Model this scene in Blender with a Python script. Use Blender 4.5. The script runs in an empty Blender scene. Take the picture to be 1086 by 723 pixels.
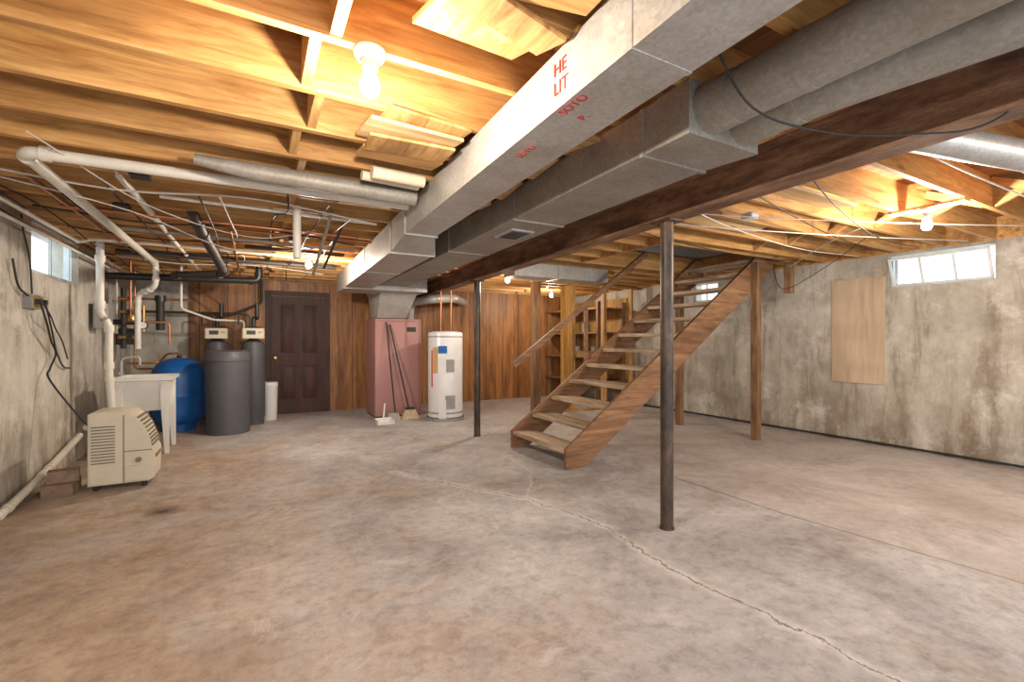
import bpy, math, random, bmesh
from mathutils import Vector, Matrix
random.seed(7)
S = bpy.context.scene
COL = S.collection

# ------------------------------------------------------------------ materials
def newmat(name):
    m = bpy.data.materials.new(name); m.use_nodes = True
    nt = m.node_tree; b = nt.nodes['Principled BSDF']
    return m, nt, b
def N(nt, t, **kw):
    n = nt.nodes.new(t)
    for k, v in kw.items(): setattr(n, k, v)
    return n
def L(nt, a, b): nt.links.new(a, b)
def ramp(nt, fac, stops):
    r = N(nt, 'ShaderNodeValToRGB'); e = r.color_ramp.elements
    while len(e) < len(stops): e.new(.5)
    for i, (p, c) in enumerate(stops):
        e[i].position = p; e[i].color = (*c, 1)
    if fac is not None: L(nt, fac, r.inputs[0])
    return r
def noise(nt, vec, scale, detail=5, rough=.6, dist=0):
    n = N(nt, 'ShaderNodeTexNoise'); n.inputs['Scale'].default_value = scale
    n.inputs['Detail'].default_value = detail; n.inputs['Roughness'].default_value = rough
    n.inputs['Distortion'].default_value = dist
    if vec is not None: L(nt, vec, n.inputs['Vector'])
    return n
def mapped(nt, scale, loc=(0, 0, 0)):
    tc = N(nt, 'ShaderNodeTexCoord'); mp = N(nt, 'ShaderNodeMapping')
    L(nt, tc.outputs['Object'], mp.inputs['Vector'])
    mp.inputs['Scale'].default_value = scale; mp.inputs['Location'].default_value = loc
    return mp.outputs['Vector']
def mixc(nt, f, a, b, mode='MIX'):
    m = N(nt, 'ShaderNodeMix', data_type='RGBA', blend_type=mode)
    for sock, v in ((m.inputs[0], f), (m.inputs[6], a), (m.inputs[7], b)):
        if hasattr(v, 'is_linked') or hasattr(v, 'links'): L(nt, v, sock)
        elif isinstance(v, (int, float)): sock.default_value = v
        else: sock.default_value = (*v, 1)
    return m.outputs[2]
def math_(nt, op, a, b=None, c=None, clamp=False):
    m = N(nt, 'ShaderNodeMath', operation=op); m.use_clamp = clamp
    for i, v in enumerate((a, b, c)):
        if v is None: continue
        if isinstance(v, (int, float)): m.inputs[i].default_value = v
        else: L(nt, v, m.inputs[i])
    return m.outputs[0]
def bump(nt, b, h, strength=.3, dist=.01):
    bp = N(nt, 'ShaderNodeBump'); bp.inputs['Strength'].default_value = strength
    bp.inputs['Distance'].default_value = dist
    L(nt, h, bp.inputs['Height']); L(nt, bp.outputs[0], b.inputs['Normal'])

def plain(name, c, rough=.5, metal=0, var=.12, scale=6, bmp=0):
    m, nt, b = newmat(name)
    n = noise(nt, mapped(nt, (1, 1, 1)), scale, 4)
    r = ramp(nt, n.outputs[0], [(.3, tuple(x*(1-var) for x in c)), (.7, tuple(min(1, x*(1+var)) for x in c))])
    L(nt, r.outputs[0], b.inputs['Base Color'])
    b.inputs['Roughness'].default_value = rough; b.inputs['Metallic'].default_value = metal
    if bmp: bump(nt, b, n.outputs[0], bmp)
    return m
def wood(name, c1, c2, c3, axis='x', rough=.65, grain=22, groove=None, age=.8):
    m, nt, b = newmat(name)
    sc = {'x': (.09, 1, 1), 'y': (1, .09, 1), 'z': (1, 1, .09)}[axis]
    v = mapped(nt, sc)
    n = noise(nt, v, grain, 7, .7, .8)
    r = ramp(nt, n.outputs[0], [(.33, c1), (.5, c2), (.66, c3)])
    sc2 = {'x': (.3, 2.3, 1.2), 'y': (2.3, .3, 1.2), 'z': (2.3, 2.3, .3)}[axis]
    n2 = noise(nt, mapped(nt, sc2), 1.7, 6, .65)
    r2 = ramp(nt, n2.outputs[0], [(.34, (.46, .38, .30)), (.54, (1.0, 1.0, 1.0)), (.7, (1.12, 1.08, 1.0))])
    c = mixc(nt, age, r.outputs[0], r2.outputs[0], 'MULTIPLY')
    vo = N(nt, 'ShaderNodeTexVoronoi'); vo.inputs['Scale'].default_value = 3.2
    sck = {'x': (.45, 1.5, 1.5), 'y': (1.5, .45, 1.5), 'z': (1.5, 1.5, .45)}[axis]
    L(nt, mapped(nt, sck), vo.inputs['Vector'])
    k = N(nt, 'ShaderNodeMapRange'); L(nt, vo.outputs['Distance'], k.inputs[0])
    for i, x in ((1, .04), (2, .11), (3, .7), (4, 0)): k.inputs[i].default_value = x
    c = mixc(nt, k.outputs[0], c, tuple(x*.45 for x in c1))
    if groove:
        ax, step = groove
        tc = N(nt, 'ShaderNodeTexCoord'); sp = N(nt, 'ShaderNodeSeparateXYZ'); L(nt, tc.outputs['Object'], sp.inputs[0])
        f = math_(nt, 'FRACT', math_(nt, 'MULTIPLY', sp.outputs[ax], 1/step))
        g = math_(nt, 'LESS_THAN', f, .03)
        c = mixc(nt, g, c, tuple(x*.25 for x in c1))
    L(nt, c, b.inputs['Base Color']); b.inputs['Roughness'].default_value = rough
    bump(nt, b, n.outputs[0], .15, .004)
    return m
def galv(name, c=(.42, .42, .40), metal=.35, rough=.42):
    m, nt, b = newmat(name)
    vo = N(nt, 'ShaderNodeTexVoronoi'); vo.inputs['Scale'].default_value = 75
    L(nt, mapped(nt, (1, 1, 1)), vo.inputs['Vector'])
    bw = N(nt, 'ShaderNodeRGBToBW'); L(nt, vo.outputs['Color'], bw.inputs[0])
    r = ramp(nt, bw.outputs[0], [(.1, tuple(x*.86 for x in c)), (.9, tuple(x*1.1 for x in c))])
    n = noise(nt, mapped(nt, (1, 1, 1)), 3.2, 8, .7)
    r2 = ramp(nt, n.outputs[0], [(.35, (.70, .64, .56)), (.6, (1, 1, 1))])
    L(nt, mixc(nt, .7, r.outputs[0], r2.outputs[0], 'MULTIPLY'), b.inputs['Base Color'])
    b.inputs['Metallic'].default_value = metal; b.inputs['Roughness'].default_value = rough
    return m

M = {}
M['joist'] = wood('joist_wood', (.36, .165, .045), (.57, .30, .095), (.70, .42, .165), 'x')
M['blocky'] = wood('blocking_wood', (.34, .17, .055), (.55, .31, .11), (.70, .45, .20), 'y')
M['sub'] = wood('subfloor_wood', (.17, .065, .018), (.31, .13, .038), (.45, .22, .075), 'y', grain=14, groove=(0, .145))
M['pale'] = wood('pale_board', (.48, .29, .12), (.66, .44, .21), (.80, .60, .35), 'x', grain=10)
M['stair'] = wood('stair_stringer_wood', (.13, .060, .026), (.26, .13, .06), (.39, .215, .11), 'x', grain=14)
M['tread'] = wood('stair_tread_wood', (.28, .17, .10), (.54, .41, .28), (.72, .60, .46), 'y')
M['stud'] = wood('stud_wood', (.30, .15, .045), (.50, .28, .09), (.64, .40, .16), 'z')
M['postw'] = wood('post_wood', (.12, .06, .03), (.24, .13, .06), (.36, .21, .11), 'z')
M['panel'] = wood('wall_panelling', (.16, .060, .016), (.32, .135, .038), (.46, .215, .07), 'z', .5, 10, groove=(0, .405))
M['door'] = wood('door_wood', (.026, .008, .005), (.055, .016, .009), (.095, .028, .015), 'z', .6)
M['ply'] = wood('plywood_sheet', (.48, .36, .24), (.57, .44, .31), (.64, .52, .39), 'z', grain=8, age=.35)
M['yellow'] = wood('yellow_plywood', (.48, .25, .05), (.64, .37, .09), (.76, .49, .16), 'z', grain=8)
M['galv'] = galv('galvanized_steel', (.52, .51, .49))
M['galvd'] = galv('dusty_galvanized_steel', (.33, .305, .27), .25, .55)
M['pvc'] = plain('white_pvc', (.70, .66, .58), .35)
M['white'] = plain('white_enamel', (.72, .72, .73), .3, var=.04)
M['sink'] = plain('white_plastic_sink', (.75, .74, .70), .4, var=.05)
M['cream'] = plain('cream_plastic', (.66, .60, .47), .45, var=.06)
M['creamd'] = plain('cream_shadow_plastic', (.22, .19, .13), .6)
M['black'] = plain('black_plastic', (.02, .02, .02), .4)
M['cord'] = plain('black_rubber_cord', (.015, .015, .015), .6)
M['wcord'] = plain('white_cable', (.6, .56, .5), .5)
M['blue'] = plain('blue_tank_paint', (.012, .12, .42), .35, var=.15)
M['tank'] = plain('grey_tank_plastic', (.085, .085, .095), .5, var=.08)
M['pink'] = plain('furnace_rose_paint', (.40, .20, .185), .45, var=.05, scale=2)
M['copper'] = plain('copper_pipe', (.45, .19, .09), .35, .8)
M['brass'] = plain('brass', (.5, .33, .12), .35, .8)
M['iron'] = plain('dark_iron', (.05, .042, .038), .6, .4)
M['brick'] = plain('brick', (.25, .17, .12), .9, var=.3, scale=15, bmp=.4)
M['red'] = plain('red_ink', (.55, .03, .02), .6)
M['tan'] = plain('tan_label', (.55, .38, .15), .5)
M['grey'] = plain('grey_plastic', (.30, .29, .28), .5)
M['bristle'] = plain('broom_bristle', (.55, .45, .30), .9, var=.3, scale=40)
M['paper'] = plain('kraft_paper', (.66, .56, .42), .8, var=.1)
M['vinyl'] = plain('window_frame_paint', (.72, .76, .76), .5)
M['drywall'] = plain('drywall', (.45, .42, .38), .9)

def rust():
    m, nt, b = newmat('rusty_steel')
    n = noise(nt, mapped(nt, (1, .3, 1.4)), 6, 10, .78)
    r = ramp(nt, n.outputs[0], [(.34, (.07, .036, .024)), (.46, (.17, .085, .05)), (.56, (.30, .155, .085)), (.68, (.46, .32, .22))])
    L(nt, r.outputs[0], b.inputs['Base Color']); b.inputs['Roughness'].default_value = .6
    bump(nt, b, n.outputs[0], .3, .005); return m
M['rust'] = rust()
def rustcol():
    m, nt, b = newmat('worn_column_paint')
    n = noise(nt, mapped(nt, (1, 1, .4)), 9, 8, .7)
    r = ramp(nt, n.outputs[0], [(.34, (.03, .022, .018)), (.52, (.085, .058, .045)), (.65, (.18, .11, .07)), (.78, (.34, .27, .22))])
    L(nt, r.outputs[0], b.inputs['Base Color']); b.inputs['Roughness'].default_value = .42; b.inputs['Metallic'].default_value = .3
    return m
M['col'] = rustcol()

def wallmat(name):
    m, nt, b = newmat(name)
    n1 = noise(nt, mapped(nt, (1, 1, 1)), 1.1, 10, .70, .3)
    c = ramp(nt, n1.outputs[0], [(.32, (.31, .285, .24)), (.46, (.46, .43, .375)), (.57, (.58, .55, .49)), (.70, (.70, .675, .62))]).outputs[0]
    n2 = noise(nt, mapped(nt, (2.6, 2.6, .45)), 2.2, 10, .72, .4)
    r2 = ramp(nt, n2.outputs[0], [(.36, (.46, .40, .32)), (.47, (.90, .87, .82)), (.6, (1, 1, 1))])
    c = mixc(nt, .7, c, r2.outputs[0], 'MULTIPLY')
    tc = N(nt, 'ShaderNodeTexCoord'); sp = N(nt, 'ShaderNodeSeparateXYZ'); L(nt, tc.outputs['Object'], sp.inputs[0])
    f = math_(nt, 'FRACT', math_(nt, 'MULTIPLY', sp.outputs[1], 1/.61))
    g = math_(nt, 'MULTIPLY', math_(nt, 'LESS_THAN', f, .014), .25)
    c = mixc(nt, g, c, (.20, .17, .13))
    n3 = noise(nt, mapped(nt, (1, 1, 1)), 7, 8, .75)
    low = N(nt, 'ShaderNodeMapRange'); L(nt, sp.outputs[2], low.inputs[0])
    for i, v in ((1, .0), (2, 1.1), (3, 1.0), (4, 0)): low.inputs[i].default_value = v
    pat = ramp(nt, noise(nt, mapped(nt, (1.6, 1.6, .5), (3, 3, 0)), 1.5, 9, .75).outputs[0], [(.44, (0, 0, 0)), (.60, (1, 1, 1))]).outputs[0]
    c = mixc(nt, math_(nt, 'MULTIPLY', math_(nt, 'MULTIPLY', low.outputs[0], pat), .85), c, (.19, .14, .085))
    ef = ramp(nt, noise(nt, mapped(nt, (1, 1, 1), (8, 1, 4)), 2.6, 9, .75).outputs[0], [(.53, (0, 0, 0)), (.66, (1, 1, 1))]).outputs[0]
    c = mixc(nt, math_(nt, 'MULTIPLY', ef, .55), c, (.76, .74, .70))
    sp2 = ramp(nt, n3.outputs[0], [(.64, (0, 0, 0)), (.72, (1, 1, 1))]).outputs[0]
    c = mixc(nt, math_(nt, 'MULTIPLY', sp2, .45), c, (.24, .17, .10))
    def streak(cy, w, z1, st):
        dy = math_(nt, 'ABSOLUTE', math_(nt, 'SUBTRACT', math_(nt, 'ADD', sp.outputs[1], math_(nt, 'MULTIPLY', math_(nt, 'SUBTRACT', n3.outputs[0], .5), .35)), cy))
        a = N(nt, 'ShaderNodeMapRange'); L(nt, dy, a.inputs[0])
        for i, v in ((1, .0), (2, w), (3, st), (4, 0)): a.inputs[i].default_value = v
        z = N(nt, 'ShaderNodeMapRange'); L(nt, sp.outputs[2], z.inputs[0])
        for i, v in ((1, z1*.4), (2, z1), (3, 1), (4, 0)): z.inputs[i].default_value = v
        x = math_(nt, 'GREATER_THAN', sp.outputs[0], 3)
        return math_(nt, 'MULTIPLY', math_(nt, 'MULTIPLY', a.outputs[0], z.outputs[0]), x)
    for cy, w, z1, st in ((1.78, .08, 1.95, .6), (2.55, .08, 1.5, .45), (4.4, .14, 2.3, .5), (1.95, .06, 1.2, .55), (3.7, .08, 1.6, .4)):
        c = mixc(nt, streak(cy, w, z1, st), c, (.18, .12, .075))
    L(nt, c, b.inputs['Base Color']); b.inputs['Roughness'].default_value = .9
    bump(nt, b, n3.outputs[0], .3, .012); return m
M['wall'] = wallmat('concrete_wall')

def floormat():
    m, nt, b = newmat('concrete_floor')
    v = mapped(nt, (1, 1, 1))
    sp = N(nt, 'ShaderNodeSeparateXYZ'); L(nt, v, sp.inputs[0])
    nb = noise(nt, v, 1.0, 11, .70, .6)
    c = ramp(nt, nb.outputs[0], [(.30, (.27, .25, .245)), (.44, (.38, .365, .37)), (.55, (.47, .46, .465)), (.68, (.60, .585, .585))]).outputs[0]
    nt2 = noise(nt, mapped(nt, (1, 1, 1), (5, 3, 0)), .8, 11, .72, .9)
    mr = N(nt, 'ShaderNodeMapRange'); L(nt, sp.outputs[0], mr.inputs[0])
    for i, x in ((1, -.9), (2, 1.5), (3, .72), (4, -.30)): mr.inputs[i].default_value = x
    f = math_(nt, 'ADD', mr.outputs[0], math_(nt, 'MULTIPLY', math_(nt, 'SUBTRACT', nt2.outputs[0], .45), 4.0), clamp=True)
    r2 = ramp(nt, noise(nt, v, 2.6, 10, .78).outputs[0], [(.32, (.25, .150, .078)), (.5, (.42, .29, .18)), (.66, (.56, .43, .31))])
    c = mixc(nt, math_(nt, 'MULTIPLY', f, .75), c, r2.outputs[0])
    nk = ramp(nt, noise(nt, mapped(nt, (1, 1, 1), (1, 7, 2)), 1.9, 11, .76, .4).outputs[0], [(.52, (0, 0, 0)), (.64, (1, 1, 1))]).outputs[0]
    c = mixc(nt, math_(nt, 'MULTIPLY', nk, .34), c, (.19, .145, .11))
    nf = noise(nt, v, 11, 12, .82)
    rf = ramp(nt, nf.outputs[0], [(.36, (.64, .61, .58)), (.50, (1.0, 1.0, 1.0)), (.64, (1.18, 1.18, 1.18))])
    c = mixc(nt, .85, c, rf.outputs[0], 'MULTIPLY')
    ns = noise(nt, mapped(nt, (1, 1, 1), (9, 1, 0)), 2.6, 12, .84, 1.0)
    rs = ramp(nt, ns.outputs[0], [(.55, (0, 0, 0)), (.65, (1, 1, 1))])
    c = mixc(nt, math_(nt, 'MULTIPLY', rs.outputs[0], .5), c, (.66, .645, .63))
    nd = noise(nt, v, 5, 6, .7)
    off = N(nt, 'ShaderNodeVectorMath', operation='SUBTRACT'); L(nt, nd.outputs['Color'], off.inputs[0]); off.inputs[1].default_value = (.5, .5, .5)
    of2 = N(nt, 'ShaderNodeVectorMath', operation='SCALE'); L(nt, off.outputs[0], of2.inputs[0]); of2.inputs['Scale'].default_value = .20
    pp = N(nt, 'ShaderNodeVectorMath', operation='ADD'); L(nt, v, pp.inputs[0]); L(nt, of2.outputs[0], pp.inputs[1])
    pz = N(nt, 'ShaderNodeVectorMath', operation='MULTIPLY'); L(nt, pp.outputs[0], pz.inputs[0]); pz.inputs[1].default_value = (1, 1, 0)
    def segd(pts, src):
        cur = None
        for a, e in zip(pts[:-1], pts[1:]):
            a = Vector((*a, 0)); e = Vector((*e, 0)); d = e-a
            pa = N(nt, 'ShaderNodeVectorMath', operation='SUBTRACT'); L(nt, src, pa.inputs[0]); pa.inputs[1].default_value = a
            dt = N(nt, 'ShaderNodeVectorMath', operation='DOT_PRODUCT'); L(nt, pa.outputs[0], dt.inputs[0]); dt.inputs[1].default_value = d/d.length_squared
            h = math_(nt, 'MULTIPLY', dt.outputs['Value'], 1, clamp=True)
            sc = N(nt, 'ShaderNodeVectorMath', operation='SCALE'); sc.inputs[0].default_value = d; L(nt, h, sc.inputs['Scale'])
            sb = N(nt, 'ShaderNodeVectorMath', operation='DISTANCE'); L(nt, pa.outputs[0], sb.inputs[0]); L(nt, sc.outputs[0], sb.inputs[1])
            cur = sb.outputs['Value'] if cur is None else math_(nt, 'MINIMUM', cur, sb.outputs['Value'])
        return cur
    d1 = segd([(1.2, 4.6), (1.57, 3.92), (1.97, 3.27), (2.15, 2.43), (2.07, 2.01), (2.09, 1.58), (2.14, 1.18), (2.13, .6), (2.2, -1)], pz.outputs[0])
    d2 = segd([(1.97, 3.27), (2.4, 3.9), (2.5, 4.6)], pz.outputs[0])
    d3 = segd([(1.57, 3.92), (1.5, 3.0), (1.35, 2.2)], pz.outputs[0])
    def band(d, w0, w1):
        k = N(nt, 'ShaderNodeMapRange'); L(nt, d, k.inputs[0])
        for i, x in ((1, w0), (2, w1), (3, 1), (4, 0)): k.inputs[i].default_value = x
        return k.outputs[0]
    brk = ramp(nt, noise(nt, v, 6, 6, .7).outputs[0], [(.36, (.25, .25, .25)), (.58, (1, 1, 1))]).outputs[0]
    c = mixc(nt, math_(nt, 'MULTIPLY', math_(nt, 'MULTIPLY', band(d1, .0, .06), .9), brk), c, (.74, .72, .70))
    c = mixc(nt, math_(nt, 'MULTIPLY', band(d1, .003, .009), .85), c, (.13, .10, .08))
    c = mixc(nt, math_(nt, 'MULTIPLY', band(d2, .002, .02), .35), c, (.70, .68, .66))
    c = mixc(nt, math_(nt, 'MULTIPLY', band(d3, .002, .012), .3), c, (.70, .68, .66))
    dj = segd([(3.64, -1), (3.60, .9), (3.48, 2.04), (3.5, 3.2)], v)
    c = mixc(nt, math_(nt, 'MULTIPLY', band(dj, .003, .016), .8), c, (.14, .10, .08))
    rx = N(nt, 'ShaderNodeMapRange'); L(nt, sp.outputs[0], rx.inputs[0])
    for i, x in ((1, 3.5), (2, 3.6), (3, 0), (4, .28)): rx.inputs[i].default_value = x
    c = mixc(nt, rx.outputs[0], c, (.46, .37, .30))
    for (sx, sy, rr, cc, st) in ((-.62, 4.38, .17, (.06, .03, .02), 1.0), (-.2, 1.9, .6, (.18, .12, .08), .45), (4.9, 1.5, .5, (.27, .19, .14), .4), (-.5, 1.0, .5, (.18, .12, .075), .35)):
        dd = N(nt, 'ShaderNodeVectorMath', operation='DISTANCE'); L(nt, pz.outputs[0], dd.inputs[0]); dd.inputs[1].default_value = (sx, sy, 0)
        kk = band(dd.outputs['Value'], 0, rr)
        c = mixc(nt, math_(nt, 'MULTIPLY', math_(nt, 'MULTIPLY', kk, st), math_(nt, 'MULTIPLY', nf.outputs[0], 2.0), clamp=True), c, cc)
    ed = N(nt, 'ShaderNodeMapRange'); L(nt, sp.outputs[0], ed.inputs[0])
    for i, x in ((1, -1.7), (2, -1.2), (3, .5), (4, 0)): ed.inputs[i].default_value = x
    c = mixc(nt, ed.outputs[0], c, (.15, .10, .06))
    L(nt, c, b.inputs['Base Color'])
    rr = ramp(nt, nb.outputs[0], [(.3, (.75, .75, .75)), (.7, (.45, .45, .45))])
    L(nt, rr.outputs[0], b.inputs['Roughness'])
    bump(nt, b, nf.outputs[0], .15, .006)
    return m
M['floor'] = floormat()

def emis(name, c, s):
    m, nt, b = newmat(name); b.inputs['Base Color'].default_value = (*c, 1)
    b.inputs['Emission Color'].default_value = (*c, 1); b.inputs['Emission Strength'].default_value = s
    return m
M['bulb'] = emis('lit_bulb_glass', (1, .92, .76), 16)
mg, ntg, bg = newmat('window_glass'); bg.inputs['Base Color'].default_value = (.95, 1, 1, 1)
bg.inputs['Transmission Weight'].default_value = 1; bg.inputs['Roughness'].default_value = .02; bg.inputs['IOR'].default_value = 1.02
M['glass'] = mg

# ------------------------------------------------------------------ mesh builder
def fillet(pts, rad=.06, n=5):
    pts = [Vector(p) for p in pts]; out = [pts[0]]
    for i in range(1, len(pts)-1):
        a, p, c = pts[i-1], pts[i], pts[i+1]
        r = min(rad, (a-p).length*.49, (c-p).length*.49)
        s = p+(a-p).normalized()*r; e = p+(c-p).normalized()*r
        for k in range(n+1):
            t = k/n; out.append((1-t)**2*s+2*t*(1-t)*p+t*t*e)
    out.append(pts[-1]); return out
def catmull(pts, n=8):
    P = [Vector(p) for p in pts]; P = [2*P[0]-P[1]]+P+[2*P[-1]-P[-2]]; out = []
    for i in range(1, len(P)-2):
        for k in range(n):
            t = k/n; a, b, c, d = P[i-1:i+3]
            out.append(.5*((2*b)+(c-a)*t+(2*a-5*b+4*c-d)*t*t+(3*b-a-3*c+d)*t**3))
    out.append(P[-2]); return out
class MB:
    def __init__(s): s.v = []; s.f = []; s.m = []; s.mats = []
    def mi(s, k):
        if k not in s.mats: s.mats.append(k)
        return s.mats.index(k)
    def add(s, vs, fs, k):
        o = len(s.v); s.v += [tuple(v) for v in vs]; i = s.mi(k)
        for f in fs: s.f.append([o+j for j in f]); s.m.append(i)
        return s
    def hexa(s, b4, t4, k):
        return s.add(list(b4)+list(t4), [(3, 2, 1, 0), (4, 5, 6, 7), (0, 1, 5, 4), (1, 2, 6, 5), (2, 3, 7, 6), (3, 0, 4, 7)], k)
    def box(s, x0, x1, y0, y1, z0, z1, k, f=None):
        if f: return s.hexa([(x0+f(y0), y0, z0), (x1+f(y0), y0, z0), (x1+f(y1), y1, z0), (x0+f(y1), y1, z0)], [(x0+f(y0), y0, z1), (x1+f(y0), y0, z1), (x1+f(y1), y1, z1), (x0+f(y1), y1, z1)], k)
        return s.hexa([(x0, y0, z0), (x1, y0, z0), (x1, y1, z0), (x0, y1, z0)], [(x0, y0, z1), (x1, y0, z1), (x1, y1, z1), (x0, y1, z1)], k)
    def rbox(s, x0, x1, y0, y1, z0, z1, k, r=.02):
        def ring(i, z): return [(x0+i+r, y0+i, z), (x1-i-r, y0+i, z), (x1-i, y0+i+r, z), (x1-i, y1-i-r, z), (x1-i-r, y1-i, z), (x0+i+r, y1-i, z), (x0+i, y1-i-r, z), (x0+i, y0+i+r, z)]
        R = ring(0, z0)+ring(0, z1-r)+ring(r*.35, z1-r*.3)+ring(r, z1)
        fs = [tuple(range(7, -1, -1)), tuple(range(24, 32))]
        for q in range(3):
            for i in range(8): j = (i+1) % 8; fs.append((q*8+i, q*8+j, q*8+8+j, q*8+8+i))
        return s.add(R, fs, k)
    def obox(s, c, sx, sy, sz, R, k):
        c = Vector(c); vs = [c+R @ Vector((a*sx/2, b*sy/2, z*sz/2)) for z in (-1, 1) for a, b in ((-1, -1), (1, -1), (1, 1), (-1, 1))]
        return s.hexa(vs[:4], vs[4:], k)
    def beamp(s, p0, p1, w, h, k, up=(0, 0, 1)):
        p0, p1 = Vector(p0), Vector(p1); d = (p1-p0).normalized(); u = Vector(up); sd = d.cross(u).normalized(); u = sd.cross(d)
        q = lambda p: [p-sd*w/2-u*h/2, p+sd*w/2-u*h/2, p+sd*w/2+u*h/2, p-sd*w/2+u*h/2]
        return s.hexa(q(p0), q(p1), k)
    def prism(s, poly, a0, a1, k, sh=None):
        n = len(poly); sh = sh or (lambda y: 0)
        vs = [(p[0]+sh(a0), a0, p[1]) for p in poly]+[(p[0]+sh(a1), a1, p[1]) for p in poly]
        return s.add(vs, [tuple(range(n-1, -1, -1)), tuple(range(n, 2*n))]+[(i, (i+1) % n, n+(i+1) % n, n+i) for i in range(n)], k)
    def tube(s, pts, r, k, seg=12, cap=True):
        pts = [Vector(p) for p in pts]; n = len(pts); vs = []; fs = []
        t = (pts[1]-pts[0]).normalized(); u = t.orthogonal().normalized()
        for i, p in enumerate(pts):
            tn = ((pts[min(i+1, n-1)]-pts[max(i-1, 0)])).normalized()
            u = (u-tn*u.dot(tn)).normalized(); w = tn.cross(u)
            rr = r[i] if isinstance(r, (list, tuple)) else r
            for j in range(seg):
                a = 2*math.pi*j/seg; vs.append(p+(u*math.cos(a)+w*math.sin(a))*rr)
        for i in range(n-1):
            for j in range(seg): q = (j+1) % seg; fs.append((i*seg+j, i*seg+q, (i+1)*seg+q, (i+1)*seg+j))
        if cap: fs += [tuple(range(seg-1, -1, -1)), tuple(range((n-1)*seg, n*seg))]
        return s.add(vs, fs, k)
    def lathe(s, prof, c, k, seg=32):
        vs = []; fs = []; n = len(prof)
        for r, z in prof:
            for j in range(seg): a = 2*math.pi*j/seg; vs.append((c[0]+r*math.cos(a), c[1]+r*math.sin(a), c[2]+z))
        for i in range(n-1):
            for j in range(seg): q = (j+1) % seg; fs.append((i*seg+j, i*seg+q, (i+1)*seg+q, (i+1)*seg+j))
        fs += [tuple(range(seg-1, -1, -1)), tuple(range((n-1)*seg, n*seg))]
        return s.add(vs, fs, k)
    def obj(s, name, parent=None):
        me = bpy.data.meshes.new(name); me.from_pydata(s.v, [], s.f)
        for k in s.mats: me.materials.append(M[k])
        me.polygons.foreach_set('material_index', s.m)
        me.polygons.foreach_set('use_smooth', [True]*len(s.f))
        bm = bmesh.new(); bm.from_mesh(me); bmesh.ops.recalc_face_normals(bm, faces=bm.faces)
        for e in bm.edges:
            if len(e.link_faces) == 2 and e.calc_face_angle(0) > math.radians(38): e.smooth = False
        bm.to_mesh(me); bm.free()
        o = bpy.data.objects.new(name, me); COL.objects.link(o)
        if parent: o.parent = parent
        return o
def empty(name):
    o = bpy.data.objects.new(name, None); COL.objects.link(o); return o

# ------------------------------------------------------------------ room shell
XL, XR, YB, YF = -1.7, 6.8, -1.6, 9.2
ZJ, ZS = 2.365, 2.60
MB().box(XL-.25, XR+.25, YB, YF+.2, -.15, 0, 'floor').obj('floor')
def wall_with_holes(name, x0, x1, holes):
    m = MB(); y = YB
    for a, b_, z0, z1 in sorted(holes):
        m.box(x0, x1, y, a, 0, ZJ, 'wall'); m.box(x0, x1, a, b_, 0, z0, 'wall')
        if z1 < ZJ: m.box(x0, x1, a, b_, z1, ZJ, 'wall')
        y = b_
    m.box(x0, x1, y, YF+.2, 0, ZJ, 'wall')
    m.box(x0, x1, YB, YF+.2, ZJ, ZS, 'joist')
    return m.obj(name)
wall_with_holes('wall_left', XL-.25, XL, [(5.55, 6.78, 1.90, 2.35)])
wall_with_holes('wall_right', XR, XR+.25, [(1.77, 2.71, 1.95, 2.34), (5.09, 5.62, 1.97, 2.32)])
m = MB().box(XL, XR, YF, YF+.2, 0, ZS, 'wall').box(-.95, XR, YF-.02, YF, .0, ZJ, 'panel')
m.obj('wall_far')
OX0, OX1, OY0, OY1 = 3.9, 6.25, 3.62, 5.02
m = MB()
m.box(XL-.25, OX0, YB, YF+.2, ZS, ZS+.03, 'sub').box(OX1, XR+.25, YB, YF+.2, ZS, ZS+.03, 'sub')
m.box(OX0, OX1, YB, OY0, ZS, ZS+.03, 'sub').box(OX0, OX1, OY1, YF+.2, ZS, ZS+.03, 'sub')
m.obj('ceiling')
m = MB()
m.box(OX0-.03, OX0, OY0, OY1, ZS+.03, 4.6, 'drywall').box(OX1, OX1+.03, OY0, OY1, ZS+.03, 4.6, 'drywall')
m.box(OX0, OX1, OY0-.03, OY0, ZS+.03, 4.6, 'drywall').box(OX0, OX1, OY1, OY1+.03, ZS+.03, 4.6, 'drywall')
m.box(OX0-.03, OX1+.03, OY0-.03, OY1+.03, 4.6, 4.63, 'drywall').obj('stairwell_wall')
J0, JS = -1.105, .4064
ys = [J0+JS*i for i in range(-1, 26) if J0+JS*i < YF-.06]
m = MB()
for y in ys:
    m.box(XL, 2.395+.046*y+.12, y-.019, y+.019, ZJ, ZS, 'joist')
    yr = y+.04; xs = 2.395+.046*yr-.12
    if OY0-.02 < yr < OY1+.02:
        m.box(xs, OX0-.038, yr-.019, yr+.019, ZJ, ZS, 'joist'); m.box(OX1+.038, XR, yr-.019, yr+.019, ZJ, ZS, 'joist')
    else: m.box(xs, XR, yr-.019, yr+.019, ZJ, ZS, 'joist')
m.box(OX0-.038, OX0, OY0, OY1, ZJ, ZS, 'joist').box(OX1, OX1+.038, OY0, OY1, ZJ, ZS, 'joist')
m.box(OX0, OX1, OY0-.038, OY0, ZJ, ZS, 'joist').box(OX0, OX1, OY1, OY1+.038, ZJ, ZS, 'joist')
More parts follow.
